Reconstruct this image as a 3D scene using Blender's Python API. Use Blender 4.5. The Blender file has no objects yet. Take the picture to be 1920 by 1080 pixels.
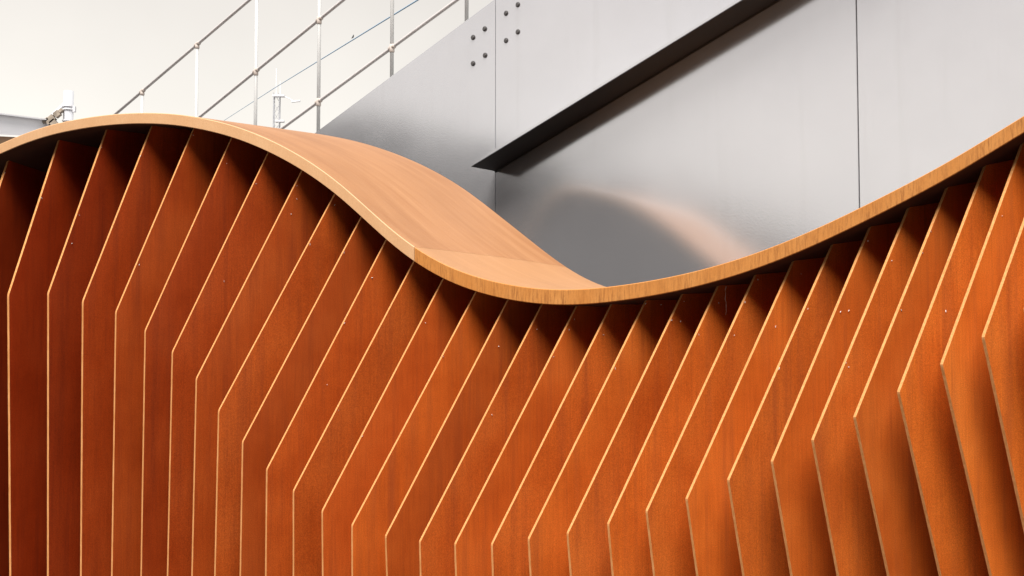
import bpy, bmesh, math, random
from mathutils import Vector, Matrix

sc = bpy.context.scene
COL = sc.collection
random.seed(7)

# ------------------------------------------------------------------ camera
cam = bpy.data.cameras.new('camera')
cam.sensor_width = 36.0
cam.lens = 36.0 * 2400.0 / 1920.0
cam.clip_start = 0.05
cam.clip_end = 3000.0
cam_o = bpy.data.objects.new('camera', cam)
COL.objects.link(cam_o)
cam_o.location = (0, 0, 1.6)
cam_o.rotation_euler = (math.radians(90 + 3.34), 0, 0)
sc.camera = cam_o

# ------------------------------------------------------------------ sky, sun, exposure
SUN_AZ = math.radians(191.0)      # compass bearing of the sun seen from the camera, 0 = view direction, clockwise
SUN_EL = math.radians(62.0)
world = bpy.data.worlds.new('World')
sc.world = world
world.use_nodes = True
wt = world.node_tree
wt.nodes.clear()
w_out = wt.nodes.new('ShaderNodeOutputWorld')
w_bg = wt.nodes.new('ShaderNodeBackground')
w_sky = wt.nodes.new('ShaderNodeTexSky')
w_sky.sky_type = 'NISHITA'
w_sky.sun_disc = False
w_sky.sun_elevation = SUN_EL
w_sky.sun_rotation = SUN_AZ
w_sky.dust_density = 4.0
w_tc = wt.nodes.new('ShaderNodeTexCoord')
w_sep = wt.nodes.new('ShaderNodeSeparateXYZ')
w_ramp = wt.nodes.new('ShaderNodeValToRGB')       # overcast deck: bright haze low down, greyer higher up, all the way round
w_noise = wt.nodes.new('ShaderNodeTexNoise')
w_noise.inputs['Scale'].default_value = 2.2
w_noise.inputs['Detail'].default_value = 5.0
w_mulc = wt.nodes.new('ShaderNodeMix'); w_mulc.data_type = 'RGBA'; w_mulc.blend_type = 'MULTIPLY'
w_nr = wt.nodes.new('ShaderNodeMapRange')
w_nr.inputs['From Min'].default_value = 0.25
w_nr.inputs['From Max'].default_value = 0.75
w_nr.inputs['To Min'].default_value = 0.84
w_nr.inputs['To Max'].default_value = 1.08
w_mix = wt.nodes.new('ShaderNodeMix'); w_mix.data_type = 'RGBA'
w_scale = wt.nodes.new('ShaderNodeVectorMath'); w_scale.operation = 'SCALE'
w_scale.inputs['Scale'].default_value = 6.9
cr = w_ramp.color_ramp
cr.elements[0].position = 0.0;  cr.elements[0].color = (1.0, 0.95, 0.865, 1)
cr.elements[1].position = 1.0; cr.elements[1].color = (0.95, 0.955, 0.97, 1)
e = cr.elements.new(0.17); e.color = (0.98, 0.925, 0.835, 1)
e = cr.elements.new(0.29); e.color = (0.80, 0.745, 0.675, 1)
e = cr.elements.new(0.60); e.color = (0.86, 0.85, 0.84, 1)
L = wt.links.new
L(w_tc.outputs['Generated'], w_sep.inputs[0])
L(w_sep.outputs['Z'], w_ramp.inputs['Fac'])
L(w_tc.outputs['Generated'], w_noise.inputs['Vector'])
L(w_noise.outputs['Fac'], w_nr.inputs['Value'])
w_mulc.inputs['Factor'].default_value = 1.0
L(w_ramp.outputs['Color'], w_mulc.inputs[6])
L(w_nr.outputs['Result'], w_mulc.inputs[7])
L(w_mulc.outputs[2], w_scale.inputs[0])
w_mix.inputs['Factor'].default_value = 0.88
L(w_sky.outputs['Color'], w_mix.inputs[6])
L(w_scale.outputs['Vector'], w_mix.inputs[7])
L(w_mix.outputs[2], w_bg.inputs['Color'])
w_bg.inputs['Strength'].default_value = 0.10
L(w_bg.outputs[0], w_out.inputs['Surface'])

sun = bpy.data.lights.new('sun', 'SUN')
sun.energy = 4.1
sun.angle = math.radians(38)
sun.color = (1.0, 0.95, 0.88)
sun_o = bpy.data.objects.new('sun', sun)
COL.objects.link(sun_o)
sd = Vector((math.sin(SUN_AZ) * math.cos(SUN_EL), math.cos(SUN_AZ) * math.cos(SUN_EL), math.sin(SUN_EL)))
sun_o.rotation_euler = sd.to_track_quat('Z', 'Y').to_euler()
sun_o.location = (0, -6, 9)

sc.view_settings.view_transform = 'Standard'
sc.view_settings.look = 'None'
sc.view_settings.exposure = 0.78
sc.view_settings.gamma = 1.0
sc.view_settings.use_curve_mapping = False
sc.render.engine = 'CYCLES'
sc.cycles.max_bounces = 10
sc.cycles.diffuse_bounces = 7
sc.cycles.glossy_bounces = 5

# ------------------------------------------------------------------ helpers
def link(name, me, parent=None, loc=None, rot=None):
    o = bpy.data.objects.new(name, me)
    COL.objects.link(o)
    if parent is not None:
        o.parent = parent
    if loc is not None:
        o.location = loc
    if rot is not None:
        o.rotation_euler = rot
    return o

def tag(o, label, cat, group=None):
    o['label'] = label
    o['category'] = cat
    if group:
        o['group'] = group
    return o

def mesh(name, verts, faces, mats, smooth=False, idx=None):
    me = bpy.data.meshes.new(name)
    me.from_pydata([tuple(v) for v in verts], [], faces)
    for m in (mats if isinstance(mats, (list, tuple)) else [mats]):
        me.materials.append(m)
    if idx:
        me.polygons.foreach_set('material_index', idx)
    if smooth:
        me.polygons.foreach_set('use_smooth', [True] * len(me.polygons))
    me.update()
    return me

def fix_normals(me):
    bm = bmesh.new(); bm.from_mesh(me)
    bmesh.ops.recalc_face_normals(bm, faces=bm.faces)
    bm.to_mesh(me); bm.free()
    return me

def bm_mesh(name, bm, mat, smooth=False):
    bmesh.ops.recalc_face_normals(bm, faces=bm.faces)
    me = bpy.data.meshes.new(name)
    bm.to_mesh(me); bm.free()
    for m in (mat if isinstance(mat, (list, tuple)) else [mat]):
        me.materials.append(m)
    if smooth:
        me.polygons.foreach_set('use_smooth', [True] * len(me.polygons))
    return me

def add_tube(bm, pts, r, n=12, cap=True):
    pts = [Vector(p) for p in pts]
    rings = []
    for i, p in enumerate(pts):
        d = (pts[min(i + 1, len(pts) - 1)] - pts[max(i - 1, 0)]).normalized()
        u = d.cross(Vector((0, 0, 1)))
        if u.length < 1e-4:
            u = Vector((1, 0, 0))
        u.normalize(); w = d.cross(u)
        rr = r[i] if isinstance(r, (list, tuple)) else r
        rings.append([bm.verts.new(p + (u * math.cos(2 * math.pi * k / n) + w * math.sin(2 * math.pi * k / n)) * rr) for k in range(n)])
    for a, b in zip(rings, rings[1:]):
        for k in range(n):
            bm.faces.new((a[k], a[(k + 1) % n], b[(k + 1) % n], b[k]))
    if cap:
        bm.faces.new(rings[0]); bm.faces.new(rings[-1])

def add_box(bm, c, size, M=None):
    g = bmesh.ops.create_cube(bm, size=1.0)['verts']
    for v in g:
        v.co = Vector((v.co.x * size[0], v.co.y * size[1], v.co.z * size[2]))
        if M is not None:
            v.co = M @ v.co
        v.co += Vector(c)

def add_prism(bm, poly, off):
    """solid from a planar polygon (3D points) pushed by vector off"""
    off = Vector(off)
    a = [bm.verts.new(Vector(p)) for p in poly]
    b = [bm.verts.new(Vector(p) + off) for p in poly]
    bm.faces.new(a); bm.faces.new(b[::-1])
    n = len(a)
    for i in range(n):
        bm.faces.new((a[i], b[i], b[(i + 1) % n], a[(i + 1) % n]))

def interp(tab, x):
    if x <= tab[0][0]: return tab[0][1]
    for (a, b), (c, d) in zip(tab, tab[1:]):
        if x <= c: return b + (d - b) * (x - a) / (c - a)
    return tab[-1][1]

# ------------------------------------------------------------------ materials
def new_mat(name):
    m = bpy.data.materials.new(name)
    m.use_nodes = True
    nt = m.node_tree
    return m, nt, nt.nodes['Principled BSDF']

def N(nt, typ, **kw):
    n = nt.nodes.new(typ)
    for k, v in kw.items():
        setattr(n, k, v)
    return n

def noise(nt, vec, scale, detail=4, rough=0.55):
    n = N(nt, 'ShaderNodeTexNoise')
    n.inputs['Scale'].default_value = scale
    n.inputs['Detail'].default_value = detail
    n.inputs['Roughness'].default_value = rough
    nt.links.new(vec, n.inputs['Vector'])
    return n.outputs['Fac']

def mapping(nt, vec, scale):
    n = N(nt, 'ShaderNodeMapping')
    n.inputs['Scale'].default_value = scale
    nt.links.new(vec, n.inputs['Vector'])
    return n.outputs['Vector']

def ramp(nt, fac, stops):
    n = N(nt, 'ShaderNodeValToRGB')
    el = n.color_ramp.elements
    el[0].position, el[0].color = stops[0][0], (*stops[0][1], 1)
    el[1].position, el[1].color = stops[-1][0], (*stops[-1][1], 1)
    for p, c in stops[1:-1]:
        q = el.new(p); q.color = (*c, 1)
    nt.links.new(fac, n.inputs['Fac'])
    return n.outputs['Color']

def mixc(nt, a, b, fac, mode='MIX'):
    n = N(nt, 'ShaderNodeMix', data_type='RGBA', blend_type=mode)
    for s, v in ((n.inputs['Factor'], fac), (n.inputs[6], a), (n.inputs[7], b)):
        if hasattr(v, 'is_output') or isinstance(v, bpy.types.NodeSocket):
            nt.links.new(v, s)
        elif isinstance(v, (int, float)):
            s.default_value = v
        else:
            s.default_value = (*v, 1)
    return n.outputs[2]

def rng(nt, v, a, b, c, d):
    n = N(nt, 'ShaderNodeMapRange')
    for i, x in enumerate((a, b, c, d)):
        n.inputs[i + 1].default_value = x
    nt.links.new(v, n.inputs[0])
    return n.outputs[0]

def bump(nt, bsdf, h, strength, dist):
    n = N(nt, 'ShaderNodeBump')
    n.inputs['Strength'].default_value = strength
    n.inputs['Distance'].default_value = dist
    nt.links.new(h, n.inputs['Height'])
    nt.links.new(n.outputs[0], bsdf.inputs['Normal'])

def shifted(nt):
    """object coordinates moved by a per-object random amount, so that alike pieces do not share a pattern"""
    tc = N(nt, 'ShaderNodeTexCoord')
    oi = N(nt, 'ShaderNodeObjectInfo')
    mu = N(nt, 'ShaderNodeMath', operation='MULTIPLY')
    mu.inputs[1].default_value = 37.0
    nt.links.new(oi.outputs['Random'], mu.inputs[0])
    ad = N(nt, 'ShaderNodeVectorMath', operation='ADD')
    nt.links.new(tc.outputs['Object'], ad.inputs[0])
    nt.links.new(mu.outputs[0], ad.inputs[1])
    return ad.outputs[0], oi.outputs['Random']

# stained board on the faces of the fins
M_face, nt, b = new_mat('stained_board')
vec, rnd = shifted(nt)
fine = noise(nt, vec, 420, 2, 0.7)
cloud = noise(nt, vec, 3.2, 5, 0.6)
streak = noise(nt, mapping(nt, vec, (34, 34, 1.6)), 1.0, 5, 0.6)
drip = noise(nt, mapping(nt, vec, (11, 11, 0.9)), 1.0, 3, 0.5)
base = ramp(nt, cloud, [(0.28, (0.38, 0.068, 0.007)), (0.5, (0.48, 0.100, 0.0115)), (0.75, (0.54, 0.130, 0.018))])
c1 = mixc(nt, base, (0.32, 0.070, 0.014), rng(nt, streak, 0.50, 0.74, 0.0, 0.6))
c2 = mixc(nt, c1, (0.23, 0.045, 0.012), rng(nt, drip, 0.58, 0.76, 0.0, 0.55))
c3 = mixc(nt, c2, ramp(nt, fine, [(0.34, (0.66, 0.60, 0.55)), (0.66, (1.22, 1.20, 1.18))]), 0.85, 'MULTIPLY')
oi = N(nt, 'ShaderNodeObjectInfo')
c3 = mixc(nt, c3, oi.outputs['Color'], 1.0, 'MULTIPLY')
fibre = noise(nt, mapping(nt, vec, (170, 170, 7)), 1.0, 4, 0.65)
c3 = mixc(nt, c3, ramp(nt, fibre, [(0.30, (0.72, 0.66, 0.62)), (0.55, (1.0, 1.0, 1.0)), (0.75, (1.14, 1.14, 1.14))]), 0.45, 'MULTIPLY')
c4 = mixc(nt, c3, ramp(nt, rnd, [(0.0, (0.80, 0.74, 0.72)), (1.0, (1.12, 1.12, 1.12))]), 1.0, 'MULTIPLY')
nt.links.new(c4, b.inputs['Base Color'])
nt.links.new(rng(nt, cloud, 0.2, 0.8, 0.46, 0.62), b.inputs['Roughness'])
b.inputs['Specular IOR Level'].default_value = 0.32
bump(nt, b, fine, 0.12, 0.0006)

# bare cut edge of the board
M_edge, nt, b = new_mat('cut_board_edge')
vec, rnd = shifted(nt)
grain = noise(nt, mapping(nt, vec, (300, 300, 26)), 1.0, 3, 0.6)
blot = noise(nt, vec, 9, 4, 0.6)
ec = ramp(nt, grain, [(0.3, (0.50, 0.20, 0.060)), (0.6, (0.68, 0.325, 0.125)), (0.8, (0.72, 0.39, 0.18))])
ec = mixc(nt, ec, (0.48, 0.19, 0.05), rng(nt, blot, 0.55, 0.8, 0, 0.6))
nt.links.new(ec, b.inputs['Base Color'])
b.inputs['Roughness'].default_value = 0.7
b.inputs['Specular IOR Level'].default_value = 0.08

def cap_material(name, top_a, top_b, front_a, front_b, dark, dk_amount):
    """bent laminated cap: long soft grain on the broad face, fine upright streaks on the sawn front"""
    m, nt, b = new_mat(name)
    tc = N(nt, 'ShaderNodeTexCoord')
    uv = tc.outputs['UV']
    g_long = noise(nt, mapping(nt, uv, (2.2, 26, 1)), 1.0, 6, 0.62)
    g_blot = noise(nt, mapping(nt, uv, (2.0, 5, 1)), 1.0, 4, 0.55)
    top = ramp(nt, g_long, [(0.25, top_a), (0.75, top_b)])
    top = mixc(nt, top, tuple(x * 0.85 for x in top_a), rng(nt, g_blot, 0.45, 0.75, 0, 0.7))
    obj = tc.outputs['Object']
    upr = noise(nt, mapping(nt, uv, (165, 16, 1)), 1.0, 5, 0.7)
    patch = noise(nt, mapping(nt, uv, (9, 5, 1)), 1.0, 5, 0.65)
    fr = ramp(nt, patch, [(0.3, front_a), (0.7, front_b)])
    sk = N(nt, 'ShaderNodeMath', operation='MULTIPLY')
    nt.links.new(rng(nt, upr, 0.46, 0.64, 0.0, dk_amount), sk.inputs[0])
    nt.links.new(rng(nt, patch, 0.30, 0.62, 0.25, 1.0), sk.inputs[1])
    fr = mixc(nt, fr, dark, sk.outputs[0])
    fine = noise(nt, obj, 300, 2, 0.7)
    geo = N(nt, 'ShaderNodeVertexColor') if False else None
    return m, nt, b, top, fr, fine

def cap_mats(name, top_a, top_b, front_a, front_b, dark, dk):
    res = []
    for which in ('top', 'front'):
        m, nt, b, top, fr, fine = cap_material(name + '_' + which, top_a, top_b, front_a, front_b, dark, dk)
        c = top if which == 'top' else fr
        c = mixc(nt, c, ramp(nt, fine, [(0.35, (0.9, 0.88, 0.86)), (0.65, (1.06, 1.05, 1.04))]), 0.7, 'MULTIPLY')
        nt.links.new(c, b.inputs['Base Color'])
        b.inputs['Roughness'].default_value = 0.52
        b.inputs['Specular IOR Level'].default_value = 0.32
        bump(nt, b, fine, 0.10, 0.0005)
        res.append(m)
    return res

CAP_L = cap_mats('cap_timber_smooth', (0.28, 0.122, 0.045), (0.37, 0.185, 0.081), (0.58, 0.33, 0.165), (0.64, 0.39, 0.21), (0.50, 0.27, 0.12), 0.3)
CAP_R = cap_mats('cap_timber_sawn', (0.34, 0.168, 0.071), (0.385, 0.20, 0.09), (0.50, 0.190, 0.038), (0.58, 0.255, 0.068), (0.20, 0.058, 0.011), 0.7)

M_back, nt, b = new_mat('dark_back_board')
vec, rnd = shifted(nt)
nt.links.new(ramp(nt, noise(nt, vec, 6, 4), [(0.3, (0.035, 0.028, 0.026)), (0.7, (0.060, 0.050, 0.046))]), b.inputs['Base Color'])
b.inputs['Roughness'].default_value = 0.75

# glossy silver paint with orange peel
M_plate, nt, b = new_mat('silver_paint')
tc = N(nt, 'ShaderNodeTexCoord')
peel = noise(nt, tc.outputs['Object'], 120, 2, 0.5)
dirt = noise(nt, tc.outputs['Object'], 2.2, 6, 0.62)
rain = noise(nt, mapping(nt, tc.outputs['Object'], (14, 14, 0.7)), 1.0, 5, 0.65)
pc = ramp(nt, dirt, [(0.3, (0.66, 0.66, 0.695)), (0.7, (0.71, 0.71, 0.745))])
nt.links.new(mixc(nt, pc, (0.54, 0.53, 0.53), rng(nt, rain, 0.55, 0.82, 0.0, 0.22)), b.inputs['Base Color'])
b.inputs['Metallic'].default_value = 0.78
nt.links.new(rng(nt, dirt, 0.3, 0.7, 0.13, 0.16), b.inputs['Roughness'])
buckle = noise(nt, tc.outputs['Object'], 1.1, 2, 0.5)
b1 = N(nt, 'ShaderNodeBump'); b1.inputs['Strength'].default_value = 1.0; b1.inputs['Distance'].default_value = 0.005
nt.links.new(buckle, b1.inputs['Height'])
b2 = N(nt, 'ShaderNodeBump'); b2.inputs['Strength'].default_value = 0.16; b2.inputs['Distance'].default_value = 0.0004
nt.links.new(peel, b2.inputs['Height']); nt.links.new(b1.outputs[0], b2.inputs['Normal'])
nt.links.new(b2.outputs[0], b.inputs['Normal'])

def plain(name, col, rough=0.5, metal=0.0, var=0.12, scale=8.0):
    m, nt, b = new_mat(name)
    tc = N(nt, 'ShaderNodeTexCoord')
    f = noise(nt, tc.outputs['Object'], scale, 4)
    nt.links.new(ramp(nt, f, [(0.3, tuple(c * (1 - var) for c in col)), (0.7, tuple(min(1, c * (1 + var)) for c in col))]), b.inputs['Base Color'])
    b.inputs['Roughness'].default_value = rough
    b.inputs['Metallic'].default_value = metal
    return m

M_soffit = plain('shade_toned_underside', (0.06, 0.024, 0.012), 0.7, 0, 0.2, 12)  # near-black tone is painted shade under the cap
M_under = plain('shaded_flange_underside', (0.016, 0.011, 0.009), 0.6, 0.0, 0.25, 6)  # shade on the flange's downward faces put into the colour
M_bolt = plain('dull_bolt_steel', (0.07, 0.066, 0.066), 0.6, 0.1, 0.3, 60)
M_gap = plain('shadow_gap_backing', (0.22, 0.22, 0.225), 0.7)
M_post = plain('white_tube_paint', (0.50, 0.50, 0.50), 0.4, 0, 0.05)
M_rail = plain('weathered_tube', (0.52, 0.49, 0.49), 0.45, 0.0, 0.08, 14)
M_fit = plain('tan_clamp_casting', (0.52, 0.45, 0.41), 0.5, 0.0, 0.12, 20)
M_deck = plain('deck_concrete', (0.32, 0.32, 0.31), 0.8)
M_far = plain('pale_steel', (0.80, 0.80, 0.84), 0.5, 0, 0.05, 1)
M_farw = plain('white_steel', (0.44, 0.45, 0.48), 0.5, 0, 0.04, 1)
M_brown = plain('rusty_timber', (0.22, 0.13, 0.075), 0.8, 0, 0.3, 2)
M_dark = plain('dark_clamp', (0.30, 0.25, 0.20), 0.7, 0, 0.4, 6)
M_blue = plain('blue_cable', (0.16, 0.30, 0.46), 0.5)
M_bird = plain('bird_grey', (0.07, 0.075, 0.08), 0.8)
M_web = plain('cobweb_dust', (0.75, 0.72, 0.68), 0.9)

M_ground, nt, b = new_mat('paving')
tc = N(nt, 'ShaderNodeTexCoord')
g = noise(nt, tc.outputs['Object'], 1.2, 8, 0.65)
nt.links.new(ramp(nt, g, [(0.3, (0.075, 0.070, 0.066)), (0.7, (0.105, 0.10, 0.094))]), b.inputs['Base Color'])
b.inputs['Roughness'].default_value = 0.85

# ------------------------------------------------------------------ ground
gm = mesh('ground', [(-1500, -1500, 0), (1500, -1500, 0), (1500, 1500, 0), (-1500, 1500, 0)], [(0, 1, 2, 3)], M_ground)
ground = link('ground', gm)
ground['kind'] = 'structure'

# ------------------------------------------------------------------ measured curves of the timber screen
# RAIL: run along the wall, plan x, plan y, height of the cap's front top edge.  FINS: run, bearing of the fin, reach and
# height of its nose, reach and height of a lower point of its front edge, set-back under the cap (metres)
RAIL=[(-4.376,-4.2049,4.8972,2.5347),(-4.308,-4.1370,4.8924,2.5255),(-4.240,-4.0692,4.8877,2.5162),(-4.172,-4.0014,4.8830,2.5064),(-4.104,-3.9336,4.8782,2.4960),(-4.036,-3.8658,4.8735,2.4848),(-3.968,-3.7979,4.8687,2.4726),(-3.900,-3.7301,4.8640,2.4594),(-3.832,-3.6623,4.8592,2.4451),(-3.764,-3.5945,4.8545,2.4299),(-3.696,-3.5266,4.8498,2.4140),(-3.628,-3.4588,4.8450,2.3975),(-3.560,-3.3910,4.8403,2.3805),(-3.492,-3.3232,4.8355,2.3633),(-3.424,-3.2553,4.8308,2.3462),(-3.356,-3.1875,4.8260,2.3293),(-3.288,-3.1197,4.8213,2.3130),(-3.220,-3.0519,4.8166,2.2976),(-3.152,-2.9841,4.8118,2.2835),(-3.084,-2.9162,4.8071,2.2711),(-3.016,-2.8484,4.8023,2.2609),(-2.948,-2.7806,4.7976,2.2532),(-2.880,-2.7128,4.7928,2.2484),(-2.812,-2.6449,4.7881,2.2464),(-2.744,-2.5771,4.7834,2.2473),(-2.676,-2.5093,4.7786,2.2511),(-2.608,-2.4415,4.7739,2.2579),(-2.540,-2.3737,4.7691,2.2677),(-2.472,-2.3058,4.7644,2.2805),(-2.404,-2.2380,4.7597,2.2966),(-2.336,-2.1702,4.7549,2.3159),(-2.268,-2.1024,4.7502,2.3382),(-2.200,-2.0345,4.7454,2.3634),(-2.132,-1.9667,4.7407,2.3909),(-2.064,-1.8989,4.7359,2.4197),(-1.996,-1.8311,4.7312,2.4476),(-1.929,-1.7633,4.7265,2.4711),(-1.861,-1.6954,4.7217,2.4892),(-1.793,-1.6276,4.7169,2.5026),(-1.725,-1.5598,4.7118,2.5127),(-1.657,-1.4921,4.7059,2.5196),(-1.589,-1.4245,4.6990,2.5231),(-1.521,-1.3570,4.6906,2.5232),(-1.453,-1.2897,4.6806,2.5197),(-1.385,-1.2228,4.6688,2.5120),(-1.317,-1.1562,4.6549,2.4999),(-1.249,-1.0902,4.6389,2.4841),(-1.181,-1.0247,4.6206,2.4643),(-1.113,-0.9599,4.6001,2.4402),(-1.045,-0.8958,4.5772,2.4119),(-0.977,-0.8327,4.5521,2.3798),(-0.909,-0.7704,4.5249,2.3440),(-0.841,-0.7091,4.4955,2.3043),(-0.773,-0.6487,4.4643,2.2604),(-0.705,-0.5892,4.4314,2.2122),(-0.637,-0.5306,4.3969,2.1602),(-0.569,-0.4728,4.3612,2.1073),(-0.501,-0.4156,4.3244,2.0565),(-0.433,-0.3589,4.2869,2.0104),(-0.365,-0.3024,4.2490,1.9700),(-0.297,-0.2461,4.2110,1.9358),(-0.229,-0.1897,4.1729,1.9073),(-0.161,-0.1333,4.1349,1.8840),(-0.093,-0.0770,4.0969,1.8652),(-0.025,-0.0206,4.0589,1.8504),(0.043,0.0358,4.0209,1.8387),(0.111,0.0921,3.9829,1.8303),(0.179,0.1485,3.9448,1.8255),(0.247,0.2049,3.9068,1.8244),(0.315,0.2612,3.8688,1.8264),(0.383,0.3176,3.8308,1.8308),(0.451,0.3740,3.7928,1.8371),(0.519,0.4303,3.7547,1.8452),(0.587,0.4867,3.7167,1.8551),(0.655,0.5430,3.6787,1.8671),(0.723,0.5994,3.6407,1.8815),(0.791,0.6558,3.6027,1.8983),(0.859,0.7121,3.5647,1.9176),(0.927,0.7685,3.5266,1.9394),(0.995,0.8249,3.4886,1.9635),(1.063,0.8812,3.4506,1.9896),(1.131,0.9376,3.4126,2.0173),(1.199,0.9940,3.3746,2.0460),(1.267,1.0503,3.3365,2.0758),(1.335,1.1067,3.2985,2.1072),(1.403,1.1631,3.2605,2.1410),(1.471,1.2194,3.2225,2.1770),(1.539,1.2758,3.1845,2.2134),(1.607,1.3322,3.1465,2.2488),(1.675,1.3885,3.1084,2.2826),(1.743,1.4449,3.0704,2.3153),(1.811,1.5012,3.0324,2.3472),(1.879,1.5576,2.9944,2.3782),(1.947,1.6140,2.9564,2.4082),(2.015,1.6703,2.9183,2.4372),(2.083,1.7267,2.8803,2.4652),(2.151,1.7831,2.8423,2.4923),(2.219,1.8394,2.8043,2.5185),(2.287,1.8958,2.7663,2.5438),(2.355,1.9522,2.7282,2.5681),(2.423,2.0085,2.6902,2.5915),(2.491,2.0649,2.6522,2.6137),(2.559,2.1213,2.6142,2.6348),(2.627,2.1776,2.5762,2.6549),(2.695,2.2340,2.5382,2.6740),(2.763,2.2904,2.5001,2.6924),(2.831,2.3467,2.4621,2.7104),(2.899,2.4031,2.4241,2.7281)]
FINS=[(-3.9748,5.0,-0.2900,1.6672,-0.1900,0.8077,0.090),
(-3.7698,5.0,-0.2700,1.6772,-0.1700,0.8077,0.090),
(-3.5648,5.0,-0.2500,1.6872,-0.1500,0.8077,0.090),
(-3.3598,5.0,-0.2300,1.6972,-0.1300,0.8077,0.090),
(-3.1548,5.0,-0.2100,1.7072,-0.1100,0.8077,0.090),
(-2.9498,5.0,-0.1900,1.7172,-0.0900,0.8077,0.090),
(-2.7448,5.0,-0.1700,1.7272,-0.0700,0.8077,0.090),
(-2.5398,6.6,-0.1365,1.7372,-0.0269,0.8077,0.090),
(-2.3329,10.6,-0.1861,1.7974,-0.0928,0.8207,0.090),
(-2.1264,15.1,-0.2351,1.8294,-0.1552,0.8327,0.090),
(-1.9305,21.7,-0.2421,1.8422,-0.2005,0.8409,0.090),
(-1.7451,28.0,-0.2636,1.8468,-0.2380,0.8470,0.090),
(-1.5686,34.0,-0.2961,1.8168,-0.2814,0.8536,0.090),
(-1.4017,39.5,-0.3212,1.7780,-0.3182,0.8597,0.090),
(-1.2443,42.7,-0.3544,1.7112,-0.3541,0.8677,0.090),
(-1.0875,43.9,-0.3971,1.6365,-0.4022,0.8801,0.090),
(-0.9403,45.1,-0.4377,1.5465,-0.4431,0.8928,0.090),
(-0.7923,46.3,-0.4800,1.4429,-0.4857,0.9072,0.090),
(-0.6728,47.2,-0.4894,1.3455,-0.4921,0.9165,0.090),
(-0.5623,48.0,-0.4903,1.2609,-0.4899,0.9249,0.090),
(-0.4435,48.9,-0.4888,1.1992,-0.4858,0.9341,0.090),
(-0.3227,49.9,-0.4831,1.1427,-0.4792,0.9435,0.090),
(-0.1926,51.0,-0.4847,1.1070,-0.4824,0.9547,0.090),
(-0.0691,51.4,-0.4745,1.0830,-0.4690,0.9642,0.090),
(0.0585,51.8,-0.4704,1.0763,-0.4671,0.9753,0.090),
(0.1857,52.3,-0.4665,1.0777,-0.4624,0.9860,0.090),
(0.3105,52.7,-0.4589,1.0864,-0.4551,0.9963,0.090),
(0.4310,53.2,-0.4516,1.1096,-0.4442,1.0058,0.090),
(0.5529,53.7,-0.4425,1.1322,-0.4306,1.0152,0.090),
(0.6690,54.1,-0.4259,1.1649,-0.4098,1.0234,0.090),
(0.7865,54.6,-0.4228,1.2062,-0.3969,1.0325,0.090),
(0.9015,55.1,-0.4159,1.2446,-0.3794,1.0410,0.090),
(1.0160,55.6,-0.4071,1.2982,-0.3556,1.0489,0.090),
(1.1236,56.1,-0.3870,1.3496,-0.3214,1.0552,0.090),
(1.2295,56.6,-0.3801,1.4067,-0.2952,1.0622,0.090),
(1.3320,57.1,-0.3677,1.4659,-0.2548,1.0677,0.090),
(1.4302,57.6,-0.3475,1.5286,-0.2064,1.0721,0.090),
(1.5242,58.1,-0.3272,1.5962,-0.1489,1.0755,0.090),
(1.6156,58.6,-0.3129,1.6610,-0.1075,1.0802,0.090),
(1.7056,59.1,-0.2984,1.7255,-0.0681,1.0850,0.090),
(1.7976,59.1,-0.2895,1.7755,-0.0188,1.1000,0.090),
(1.8896,59.1,-0.2805,1.8255,-0.0188,1.1000,0.090),
(1.9816,59.1,-0.2716,1.8755,-0.0188,1.1000,0.090),
(2.0736,59.1,-0.2626,1.9255,-0.0188,1.1000,0.090),
(2.1656,59.1,-0.2537,1.9755,-0.0188,1.1000,0.090),
(2.2576,59.1,-0.2447,2.0255,-0.0188,1.1000,0.090),
(2.3496,59.1,-0.2388,2.0755,-0.0188,1.1000,0.090),
(2.4416,59.1,-0.2388,2.1255,-0.0188,1.1000,0.090),
(2.5336,59.1,-0.2388,2.1650,-0.0188,1.1000,0.090),
(2.6256,59.1,-0.2388,2.1926,-0.0188,1.1000,0.090),
(2.7176,59.1,-0.2388,2.2182,-0.0188,1.1000,0.090),
(2.8096,59.1,-0.2388,2.2428,-0.0188,1.1000,0.090)]

ACROSS = math.radians(34.0)
V = Vector((math.sin(ACROSS), math.cos(ACROSS), 0))
W = 0.72
TT = [(-3.0, .037), (-2.08, .038), (-1.6, .040), (-1.3, .043), (-0.9, .047), (-0.5, .0495), (0.0, .0485), (0.4, .0465), (0.8, .0445), (1.3, .0425), (3.0, .042)]
LIFT = [(-3.0, .05), (-2.2, .06), (-1.75, .062), (-1.55, .045), (-1.35, .036), (-1.12, .040), (-0.9, .054), (-0.63, .078), (-0.5, .085), (-0.39, .078), (-0.27, .052), (-0.18, .032), (-0.1, .018), (0.1, .006), (0.5, .0), (3.0, .0)]
PX = [(r[0], r[1]) for r in RAIL]; PY = [(r[0], r[2]) for r in RAIL]

def sstep(tab, x):
    return sum(interp(tab, x + d) * w for d, w in ((-.09, .15), (-.045, .2), (0, .3), (.045, .2), (.09, .15)))

# Catmull-Rom for the height so that the cap is smooth
def zrail(s):
    n = len(RAIL); s0, s1 = RAIL[0][0], RAIL[-1][0]
    u = (s - s0) / (s1 - s0) * (n - 1)
    i = max(0, min(n - 2, int(math.floor(u)))); t = u - i
    p = [RAIL[max(0, min(n - 1, i + k))][3] for k in (-1, 0, 1, 2)]
    return 0.5 * (2 * p[1] + (p[2] - p[0]) * t + (2 * p[0] - 5 * p[1] + 4 * p[2] - p[3]) * t * t + (3 * p[1] - p[0] - 3 * p[2] + p[3]) * t ** 3)

def plan(s, v=0.0):
    return Vector((interp(PX, s), interp(PY, s), 0)) + V * v

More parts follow.
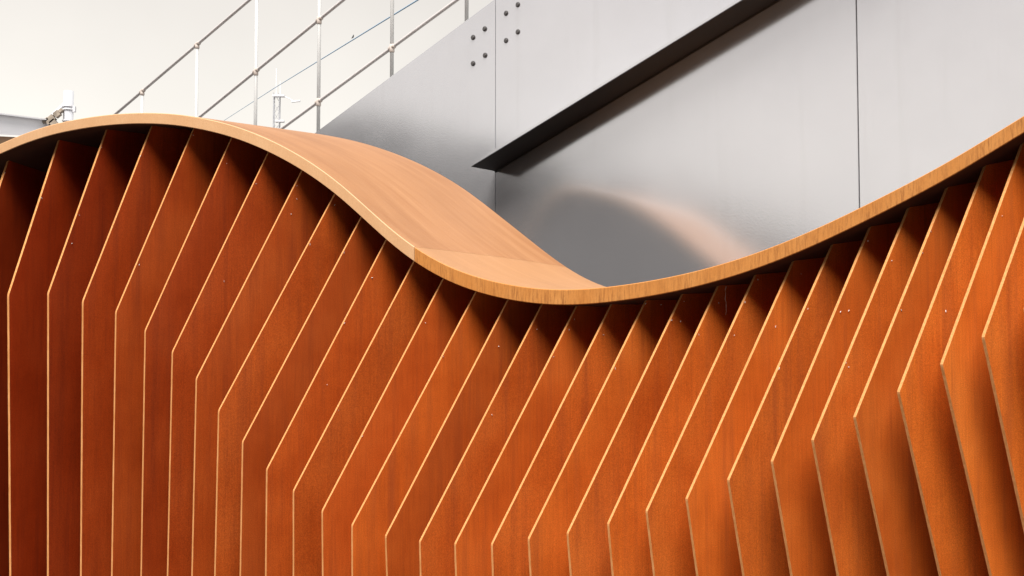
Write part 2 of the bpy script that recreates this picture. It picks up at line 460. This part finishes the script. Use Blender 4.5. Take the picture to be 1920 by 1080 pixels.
def run_of(p):
    """run s and depth v of a plan point"""
    best = None
    for a, b in zip(RAIL, RAIL[1:]):
        ca = (p.x - a[1]) * V.y - (p.y - a[2]) * V.x
        cb = (p.x - b[1]) * V.y - (p.y - b[2]) * V.x
        if ca >= 0 >= cb or ca <= 0 <= cb:
            t = ca / (ca - cb) if ca != cb else 0
            s = a[0] + (b[0] - a[0]) * t
            q = plan(s)
            return s, (p.x - q.x) * V.x + (p.y - q.y) * V.y
    s = RAIL[0][0] if abs(p.x - RAIL[0][1]) < abs(p.x - RAIL[-1][1]) else RAIL[-1][0]
    q = plan(s)
    return s, (p - q).dot(V)

def z_under(s, v):
    return zrail(s) + sstep(LIFT, s) * max(0, v) / W - sstep(TT, s)

screen = bpy.data.objects.new('timber_screen', None)
COL.objects.link(screen)
screen.location = (0, 4.045, 0)
tag(screen, 'wavy orange timber screen of upright fins under a bent wooden cap', 'screen')
ORG = Vector((0, 4.045, 0))

def cap_piece(name, s0, s1, mats, skew0=0.0, skew1=0.0):
    n = max(8, int((s1 - s0) / 0.028))
    nv = 6
    ch = 0.0022
    verts, faces, idx, uvs = [], [], [], []
    rings = []
    for i in range(n + 1):
        u = i / n
        prof = []
        prof += [(0.0, 0, ch), (0.0, 1, -ch), (ch, 1, 0)]
        prof += [(W * k / nv, 1, 0) for k in range(1, nv)]
        prof += [(W - ch, 1, 0), (W, 1, -ch), (W, 0, ch), (W - ch, 0, 0)]
        prof += [(W * k / nv, 0, 0) for k in range(nv - 1, 0, -1)]
        prof.append((ch, 0, 0))
        ring = []
        for (v, up, dz) in prof:
            a_, b_ = s0 + skew0 * v / W, s1 + skew1 * v / W       # the butt joint is cut at a slant
            s = a_ + (b_ - a_) * u
            zz = zrail(s) + sstep(LIFT, s) * v / W + dz - (0 if up else sstep(TT, s))
            p = plan(s, v) - ORG
            ring.append(len(verts)); verts.append((p.x, p.y, zz)); uvs.append((s, v, zz - zrail(s)))
        rings.append(ring)
    m = len(rings[0])
    for a, b in zip(rings, rings[1:]):
        for k in range(m):
            faces.append((a[k], b[k], b[(k + 1) % m], a[(k + 1) % m]))
            front = (k == 0 or k == nv + 4)
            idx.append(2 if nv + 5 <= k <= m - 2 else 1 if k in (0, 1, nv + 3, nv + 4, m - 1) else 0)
    faces.append(tuple(rings[0])); idx.append(1)
    faces.append(tuple(rings[-1][::-1])); idx.append(1)
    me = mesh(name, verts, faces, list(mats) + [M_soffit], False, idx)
    ul = me.uv_layers.new(name='UVMap')
    for poly in me.polygons:
        for li in poly.loop_indices:
            s, v, dz = uvs[me.loops[li].vertex_index]
            ul.data[li].uv = (s, v + dz)
    fix_normals(me)
    me.polygons.foreach_set('use_smooth', [p.area > 0 and len(p.vertices) == 4 for p in me.polygons])
    o = link(name, me, screen)
    try:
        me.set_sharp_from_angle(angle=math.radians(24))
    except Exception:
        pass
    return o

SEAM = -0.3936
c = cap_piece('cap_board', RAIL[0][0], SEAM - 0.0012, CAP_L, 0.0, 0.155)
c['label'] = 'smooth orange length of the cap sweeping over the crest'
c = cap_piece('cap_board', SEAM + 0.0012, RAIL[-1][0], CAP_R, 0.155, 0.0)
c['label'] = 'sawn tan length of the cap rising to the right'

# back board closing the screen
verts, faces = [], []
n = 90
for i in range(n + 1):
    s = RAIL[0][0] + (RAIL[-1][0] - RAIL[0][0]) * i / n
    for v in (W - 0.045, W - 0.063):
        p = plan(s, v) - ORG
        verts += [(p.x, p.y, 0.0), (p.x, p.y, z_under(s, v) + 0.004)]
for i in range(n):
    a, b = i * 4, i * 4 + 4
    faces += [(a, b, b + 1, a + 1), (a + 2, a + 3, b + 3, b + 2), (a, a + 2, b + 2, b), (a + 1, b + 1, b + 3, a + 3)]
faces += [(0, 1, 3, 2), (n * 4, n * 4 + 2, n * 4 + 3, n * 4 + 1)]
link('back_panel', fix_normals(mesh('back_panel', verts, faces, M_back)), screen)

# fins
FT = 0.0088
fin_frames = []
for (s, az, r1, z1, r2, z2, v0) in FINS:
    a = math.radians(az)
    F = Vector((math.sin(a), math.cos(a), 0))
    base = plan(s, v0)
    rb = (W - 0.07 - v0) / math.cos(a - ACROSS)
    # keep the tail of the fin in front of the back board
    for _ in range(40):
        if run_of(base + F * rb)[1] <= W - 0.066: break
        rb -= 0.01
    sl = (r2 - r1) / (z2 - z1)
    r0 = max(-0.62, min(0.18, r2 + sl * (0 - z2)))
    top = []
    K = 9
    for k in range(K + 1):
        r = rb * k / K
        ss, vv = run_of(base + F * r)
        top.append((r, z_under(ss, vv) + 0.003))
    prof = [(r0, 0.0), (r1, z1)] + top + [(rb, 0.0)]
    # a short ease at the nose instead of a razor corner
    def lerp(p, q, d):
        L_ = math.hypot(q[0] - p[0], q[1] - p[1])
        return (p[0] + (q[0] - p[0]) * d / L_, p[1] + (q[1] - p[1]) * d / L_)
    nose = (r1, z1)
    prof = [(r0, 0.0), lerp(nose, (r0, 0.0), .006), (r1 + .0008, z1), lerp(nose, top[0], .006)] + top + [(rb, 0.0)]
    m = len(prof)
    h = FT / 2
    verts = [(r, -h, z) for r, z in prof] + [(r, h, z) for r, z in prof]
    faces = [tuple(range(m)), tuple(range(2 * m - 1, m - 1, -1))]
    idx = [0, 0]
    for k in range(m):
        k2 = (k + 1) % m
        faces.append((k, k + m, k2 + m, k2)); idx.append(1)
    me = fix_normals(mesh('fin', verts, faces, [M_face, M_edge], False, idx))
    p = base - ORG
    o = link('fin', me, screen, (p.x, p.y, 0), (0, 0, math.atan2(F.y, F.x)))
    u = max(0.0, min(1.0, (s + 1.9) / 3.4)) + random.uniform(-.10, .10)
    o.color = (0.88 + .60 * u, 0.54 + 1.22 * u, 0.52 + 1.35 * u, 1)      # stain tint with painted light falloff: darker red left, brighter golden right
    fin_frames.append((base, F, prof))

# cobweb threads and fluff caught on the fins
bm = bmesh.new()
rw = random.Random(11)
for i, (base, F, prof) in enumerate(fin_frames):
    nrm = Vector((F.y, -F.x, 0))
    nose = prof[2]; tp = prof[4]
    for _ in range(rw.choice((1, 1, 2, 3))):
        t = rw.random() ** 2 * 0.8 + 0.02
        r = tp[0] + (nose[0] - tp[0]) * t + rw.uniform(-.004, .07) * rw.random()
        z = tp[1] + (nose[1] - tp[1]) * t
        q = base + F * r + nrm * (FT / 2 + 0.001) + Vector((0, 0, z)) - ORG
        d = Vector((rw.uniform(-1, 1), rw.uniform(-1, 1), rw.uniform(-2, 1))).normalized() * rw.uniform(.003, .009)
        add_tube(bm, [q - d * .5, q, q + d * .5], [.0004, rw.uniform(.0006, .0016), .0004], 5)
    if rw.random() < 0.06:
        r = tp[0] + rw.uniform(0.0, .05); zt = tp[1] - .005
        x = base + F * r + nrm * rw.uniform(.012, .035) - ORG
        ln = rw.uniform(.03, .10)
        pts = [x + Vector((rw.uniform(-.002, .002), rw.uniform(-.002, .002), zt - ln * k / 9)) for k in range(10)]
        add_tube(bm, pts, [rw.uniform(.0002, .0008) for _ in pts], 4)
    # a strand from fin edge to the next
    if rw.random() < 0.03 and i + 1 < len(fin_frames):
        b2, F2, p2 = fin_frames[i + 1]
        t = rw.uniform(.01, .12)
        A = base + F * .006 + nrm * FT / 2 + Vector((0, 0, tp[1] + (nose[1] - tp[1]) * t)) - ORG
        t2 = p2[4]
        Bq = b2 + F2 * .02 - Vector((F2.y, -F2.x, 0)) * FT / 2 + Vector((0, 0, t2[1] + (p2[2][1] - t2[1]) * (t + .03))) - ORG
        pts = []
        for k in range(9):
            u = k / 8
            pts.append(A.lerp(Bq, u) + Vector((0, 0, -.012 * 4 * u * (1 - u))))
        add_tube(bm, pts, .00022, 4)
web = link('cobweb', bm_mesh('cobweb', bm, M_web), screen)
web['kind'] = 'stuff'

# ------------------------------------------------------------------ silver steel side of the ramp
PB = math.radians(38.0)
PN = Vector((math.sin(PB), math.cos(PB), 0))       # away from the viewer
PR = Vector((math.cos(PB), -math.sin(PB), 0))      # along the plate, to the right
PC = 4.62
def pp(a, z, c=0.0):
    q = PR * a + PN * (PC + c)
    return Vector((q.x, q.y, z))
SL = 0.4125
def ztop(a): return 3.3035 + SL * (a + 3.7213)

ramp_o = bpy.data.objects.new('steel_ramp', None)
COL.objects.link(ramp_o)
ramp_base = pp(-2.2, 0, 0.5)
ramp_o.location = ramp_base
tag(ramp_o, 'glossy silver steel side of a rising ramp behind the timber screen', 'ramp')
def rl(v): return Vector(v) - ramp_base

def panel(a0, a1, step=0.0):
    bm = bmesh.new()
    z0 = 0.02
    pts = [(a0, z0), (a1, z0), (a1, ztop(a1)), (a0, max(z0 + .05, ztop(a0)))]
    add_prism(bm, [rl(pp(a, z, step)) for a, z in pts], PN * 0.012)
    bmesh.ops.recalc_face_normals(bm, faces=bm.faces)
    bmesh.ops.bevel(bm, geom=[e for e in bm.edges], offset=0.0015, segments=2, affect='EDGES')
    return link('side_panel', bm_mesh('side_panel', bm, M_plate), ramp_o)

panel(-10.4, -3.7092, 0.0012)
panel(-3.7070, -1.9377, 0.0)
panel(-1.9337, 3.6, 0.0)
bm = bmesh.new()
for a, w in ((-3.7081, .05), (-1.9357, .06)):
    add_prism(bm, [rl(pp(a - w, .03, .018)), rl(pp(a + w, .03, .018)), rl(pp(a + w, ztop(a + w) - .03, .018)), rl(pp(a - w, ztop(a - w) - .03, .018))], PN * .01)
link('joint_backing', bm_mesh('joint_backing', bm, M_gap), ramp_o)

# projecting flange, level across, rising along the ramp
bm = bmesh.new()
fw_, th = 0.1783, 0.014
FS = 0.382
def zf(a): return 2.4897 + FS * (a + 3.7076)
a0, a1 = -3.7076, 3.4
lo = [rl(pp(a0, zf(a0), -.0004)), rl(pp(a1, zf(a1), -.0004)), rl(pp(a1, zf(a1), -fw_)), rl(pp(a0, zf(a0), -fw_))]
add_prism(bm, lo, (0, 0, th))
bmesh.ops.recalc_face_normals(bm, faces=bm.faces)
bmesh.ops.bevel(bm, geom=[e for e in bm.edges], offset=0.0015, segments=2, affect='EDGES')
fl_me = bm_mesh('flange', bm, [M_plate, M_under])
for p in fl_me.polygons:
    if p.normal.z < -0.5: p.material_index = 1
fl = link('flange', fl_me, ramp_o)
# weld bead under the flange where it meets the plate
bm = bmesh.new()
rwb = random.Random(3)
pts, rad = [], []
a = a0
while a < 0.5:
    pts.append(rl(pp(a, zf(a) - .001, -.002))); rad.append(.0055 + rwb.uniform(-.0007, .0007)); a += .05
add_tube(bm, pts, rad, 8)
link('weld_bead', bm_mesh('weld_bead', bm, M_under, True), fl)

# bolts
bm = bmesh.new()
r0 = 0.0098
ring = lambda r, y, n, ph=0: [bm.verts.new((r * math.cos(2 * math.pi * (k + ph) / n), y, r * math.sin(2 * math.pi * (k + ph) / n))) for k in range(n)]
A_ = ring(r0 + .0025, 0, 12); B_ = ring(r0 + .0025, -.002, 12)
for k in range(12): bm.faces.new((A_[k], A_[(k + 1) % 12], B_[(k + 1) % 12], B_[k]))
bm.faces.new(B_)
Cc = ring(r0, -.002, 6); D_ = ring(r0, -.006, 6); E_ = ring(r0 * .86, -.007, 6)
for P, Q in ((Cc, D_), (D_, E_)):
    for k in range(6): bm.faces.new((P[k], P[(k + 1) % 6], Q[(k + 1) % 6], Q[k]))
bm.faces.new(E_)
bolt_me = bm_mesh('bolt', bm, M_bolt)
for i, (a, z) in enumerate(((-3.8447, 3.1442), (-3.773, 3.1738), (-3.6443, 3.2265), (-3.5747, 3.255), (-3.5747, 3.1273), (-3.6443, 3.0978), (-3.7709, 3.0472), (-3.8447, 3.0187))):
    p = rl(pp(a, z, -.0002))
    link('bolt', bolt_me, ramp_o, p, (random.uniform(-.1, .1) * 0, i * 0.7 * 0, math.atan2(PR.y, PR.x)))

# walking deck and far stringer of the ramp, small lug on the top edge
bm = bmesh.new()
add_prism(bm, [rl(pp(-9, ztop(-9) - .22, .03)), rl(pp(3.5, ztop(3.5) - .22, .03)), rl(pp(3.5, ztop(3.5) - .22, 1.4)), rl(pp(-9, ztop(-9) - .22, 1.4))], (0, 0, .08))
link('deck', bm_mesh('deck', bm, M_deck), ramp_o)
bm = bmesh.new()
add_prism(bm, [rl(pp(-4.6158, ztop(-4.6158) - .02, .03)), rl(pp(-4.5662, ztop(-4.5662) - .02, .03)), rl(pp(-4.5662, ztop(-4.5662) + .014, .03)), rl(pp(-4.6158, ztop(-4.6158) + .006, .03))], PN * .03)
link('lug', bm_mesh('lug', bm, M_far), ramp_o)

# ------------------------------------------------------------------ tubular handrail on the ramp
hr = bpy.data.objects.new('tubular_handrail', None)
COL.objects.link(hr)
CF = 0.20
h_base = pp(-5.1, ztop(-5.1) - .22, CF)
hr.location = h_base
tag(hr, 'pale tubular handrail with three sloping rails along the ramp, against the sky', 'handrail')
def hl(v): return Vector(v) - h_base
def zA(a): return 3.5101 + .400 * (a + 6.166)
def zB(a): return 3.2723 + .410 * (a + 5.6314)
def zC(a): return 3.0302 + .392 * (a + 5.1084)
posts = [-7.7667, -7.2405, -6.7006, -6.166, -5.6314, -5.1115, -4.5622, -4.0528, -3.5255, -2.9993]
for a in posts:
    bm = bmesh.new()
    add_tube(bm, [hl(pp(a, ztop(a) - .16, CF)), hl(pp(a, zA(a), CF))], .0100, 14)
    link('post', bm_mesh('post', bm, M_post, True), hr)
sph = None
for fz in (zA, zB, zC):
    bm = bmesh.new()
    add_tube(bm, [hl(pp(a, fz(a), CF - .012 * 0)) for a in (-8.3, -6, -5, -4, -2.5)], .0092, 14)
    rl_o = link('rail', bm_mesh('rail', bm, M_rail, True), hr)
    sl = (fz(-3) - fz(-6)) / 3
    d = (PR + Vector((0, 0, sl))).normalized()
    for a in posts:
        c0 = hl(pp(a, fz(a), CF))
        bm = bmesh.new()
        add_tube(bm, [c0 - d * .021, c0 - d * .018, c0 + d * .018, c0 + d * .021], [.0115, .0130, .0130, .0115], 14)
        up_ = Vector((0, 0, 1))
        add_tube(bm, [c0 - up_ * .026, c0 - up_ * .023, c0 + up_ * (.0 if fz is zA else .016)], [.0118, .0138, .0130], 14)
        link('clamp', bm_mesh('clamp', bm, M_fit, True), rl_o)

# ------------------------------------------------------------------ long shed to the left, seen mirrored in the silver plate
M_brick, nt, b = new_mat('dull_brick')
tc = N(nt, 'ShaderNodeTexCoord')
g = noise(nt, tc.outputs['Object'], 3.0, 6, 0.6)
nt.links.new(ramp(nt, g, [(0.3, (0.020, 0.019, 0.020)), (0.7, (0.032, 0.030, 0.031))]), b.inputs['Base Color'])
b.inputs['Roughness'].default_value = 0.9
M_shroof = plain('grey_sheet_roof', (0.06, 0.054, 0.054), 0.7, 0, 0.1, 0.8)
sh0 = Vector((-13.5, 5.1, 0)); shd = Vector((-0.7071, -0.7071, 0)); shn = Vector((-0.7071, 0.7071, 0))
shed = bpy.data.objects.new('brick_shed', None)
COL.objects.link(shed)
shed.location = sh0
tag(shed, 'long dark shed mirrored as the grey lower zone of the silver plate', 'shed')
LEN, DEP, HT = 34.0, 9.0, 5.3
bm = bmesh.new()
add_prism(bm, [Vector((0, 0, 0)), shd * LEN, shd * LEN + Vector((0, 0, HT)), Vector((0, 0, HT))], shn * DEP)
link('wall', bm_mesh('wall', bm, M_brick), shed)
bm = bmesh.new()
e0 = -shd * .3 - shn * .35 + Vector((0, 0, HT + .003)); r0_ = -shd * .3 + shn * DEP / 2 + Vector((0, 0, HT + .12)); e1 = -shd * .3 + shn * (DEP + .35) + Vector((0, 0, HT + .003))
add_prism(bm, [e0, r0_, e1], shd * (LEN + .6))
link('roof', bm_mesh('roof', bm, M_shroof), shed)
bm = bmesh.new()
wa, wb = Vector((-13, -11.0, 0)) - sh0, Vector((32, -11.0, 0)) - sh0
add_prism(bm, [wa, wb, wb + Vector((0, 0, 14)), wa + Vector((0, 0, 14))], (0, -10, 0))
link('unseen_sky_blocker', bm_mesh('unseen_sky_blocker', bm, M_brick), shed)  # added unseen block behind the camera, cuts low sky light on the fins
for k in range(9):
    c0 = shd * (2.4 + k * 3.6) - shn * .004
    bm = bmesh.new()
    add_prism(bm, [c0 - shd * .7 + Vector((0, 0, 1.3)), c0 + shd * .7 + Vector((0, 0, 1.3)), c0 + shd * .7 + Vector((0, 0, 3.2)), c0 - shd * .7 + Vector((0, 0, 3.2))], -shn * .06)
    link('shutter', bm_mesh('shutter', bm, M_gap), shed)

# ------------------------------------------------------------------ far things: gantry, mast, cable
gt = bpy.data.objects.new('steel_gantry', None)
COL.objects.link(gt)
gt.location = (-9.45, 27, 0)
tag(gt, 'pale steel gantry with round column and beam, far off at the left edge', 'gantry')
G0 = Vector((-9.45, 27, 0))
bm = bmesh.new()
add_tube(bm, [(0, 0, 0), (0, 0, 7.38)], .105, 20)
col_o = link('column', bm_mesh('column', bm, M_farw, True), gt)
bm = bmesh.new()
for z in (6.74, 6.98, 7.05):
    add_tube(bm, [(0, 0, z - .012), (0, 0, z + .012)], .125, 20)
add_box(bm, (.13, 0, 6.70), (.12, .1, .04)); add_box(bm, (.12, 0, 6.99), (.06, .1, .12))
link('collar', bm_mesh('collar', bm, M_far), col_o)['kind'] = 'stuff'
bm = bmesh.new()
def gl(p): return Vector(p) - G0
add_prism(bm, [gl((-12.2, 22, 5.73)), gl((-9.95, 27, 6.40)), gl((-9.95, 27, 6.745)), gl((-12.2, 22, 6.30))], (.12, .05, 0))
add_prism(bm, [gl((-12.22, 22, 6.30)), gl((-9.93, 27, 6.745)), gl((-9.93, 27, 6.775)), gl((-12.22, 22, 6.33))], (.2, .08, 0))
bmo = link('beam', bm_mesh('beam', bm, M_far), gt)
bm = bmesh.new()
add_prism(bm, [gl((-12.1, 22.05, 5.50)), gl((-10.0, 27.05, 6.22)), gl((-10.0, 27.05, 6.37)), gl((-12.1, 22.05, 5.70))], (.12, .05, 0))
link('timber_packer', bm_mesh('timber_packer', bm, M_brown), gt)
bm = bmesh.new()
add_tube(bm, [gl((-10.35, 27, 6.30)), gl((-9.50, 27, 7.12))], .05, 12)
link('brace', bm_mesh('brace', bm, M_farw, True), gt)
bm = bmesh.new()
add_tube(bm, [gl((-10.4, 26.9, 6.36)), gl((-9.55, 26.9, 6.98))], .012, 8)
for (x, z, sx, sz) in ((-9.78, 6.74, .2, .13), (-9.64, 6.86, .12, .12), (-9.70, 6.66, .13, .16), (-9.56, 6.93, .08, .06), (-9.88, 6.72, .14, .06)):
    add_box(bm, gl((x, 26.88, z)), (sx, .12, sz), Matrix.Rotation(-.7, 3, 'Y'))
link('clamp_plate', bm_mesh('clamp_plate', bm, M_dark), gt)

ms = bpy.data.objects.new('lattice_mast', None)
COL.objects.link(ms)
ms.location = (-14.85, 80, 0)
tag(ms, 'faint lattice mast with a side lamp arm far behind the handrail', 'mast')
bm = bmesh.new()
for x in (-.18, .18):
    for y in (-.18, .18):
        add_tube(bm, [(x, y, 0), (x, y, 18.6)], .028, 6)
link('leg_frame', bm_mesh('leg_frame', bm, M_farw), ms)
bm = bmesh.new()
for k in range(30):
    z = k * .62
    for (p, q) in (((-.18, -.18), (.18, -.18)), ((.18, -.18), (.18, .18)), ((.18, .18), (-.18, .18)), ((-.18, .18), (-.18, -.18))):
        a, b2 = (p, q) if k % 2 else (q, p)
        add_tube(bm, [(a[0], a[1], z), (b2[0], b2[1], z + .62)], .014, 5)
link('lacing', bm_mesh('lacing', bm, M_farw), ms)
bm = bmesh.new()
add_tube(bm, [(-.05, 0, 18.4), (-.05, 0, 20.2)], .025, 8)
add_tube(bm, [(.2, 0, 18.4), (.2, 0, 19.4)], .02, 8)
add_box(bm, (.12, 0, 18.42), (.75, .4, .12))
add_box(bm, (.2, 0, 16.8), (.55, .4, .1))
link('head_frame', bm_mesh('head_frame', bm, M_far), ms)['kind'] = 'stuff'
bm = bmesh.new()
add_tube(bm, [(.3, 0, 18.45), (.8, 0, 18.25), (1.0, 0, 18.12)], .022, 6)
add_box(bm, (1.2, 0, 18.08), (.55, .2, .09), Matrix.Rotation(-.1, 3, 'Y'))
link('lamp_arm', bm_mesh('lamp_arm', bm, M_far), ms)

def sag(p, q, s_, n=24):
    p, q = Vector(p), Vector(q)
    return [p.lerp(q, k / n) - Vector((0, 0, s_ * 4 * (k / n) * (1 - k / n))) for k in range(n + 1)]
bm = bmesh.new()
O_c = Vector((-15.0, 80, 18.93))
add_tube(bm, [p - O_c for p in sag((-15.0, 80, 18.93), (1.19, 20, 9.02), 0.0)], .02, 6)
add_tube(bm, [p - O_c for p in sag((-15.0, 80, 18.93), (-27.25, 120, 24.48), 0.0)], .02, 6)
cab = link('overhead_cable', bm_mesh('overhead_cable', bm, M_blue, True), None, O_c)
tag(cab, 'thin blue overhead cable slanting across the sky behind the handrail', 'cable')

# small bird perched on the cable
bm = bmesh.new()
add_tube(bm, [(-.10, 0, .02), (-.05, 0, .06), (.0, 0, .12), (.02, 0, .19), (.025, 0, .23), (.05, 0, .25)], [.008, .035, .055, .035, .032, .006], 10)
bird = link('bird', bm_mesh('bird', bm, M_bird, True), None, (-6.29, 50, 14.40))
bird.scale = (.65, .65, .65)
tag(bird, 'tiny dark bird perched on the blue overhead cable', 'bird')
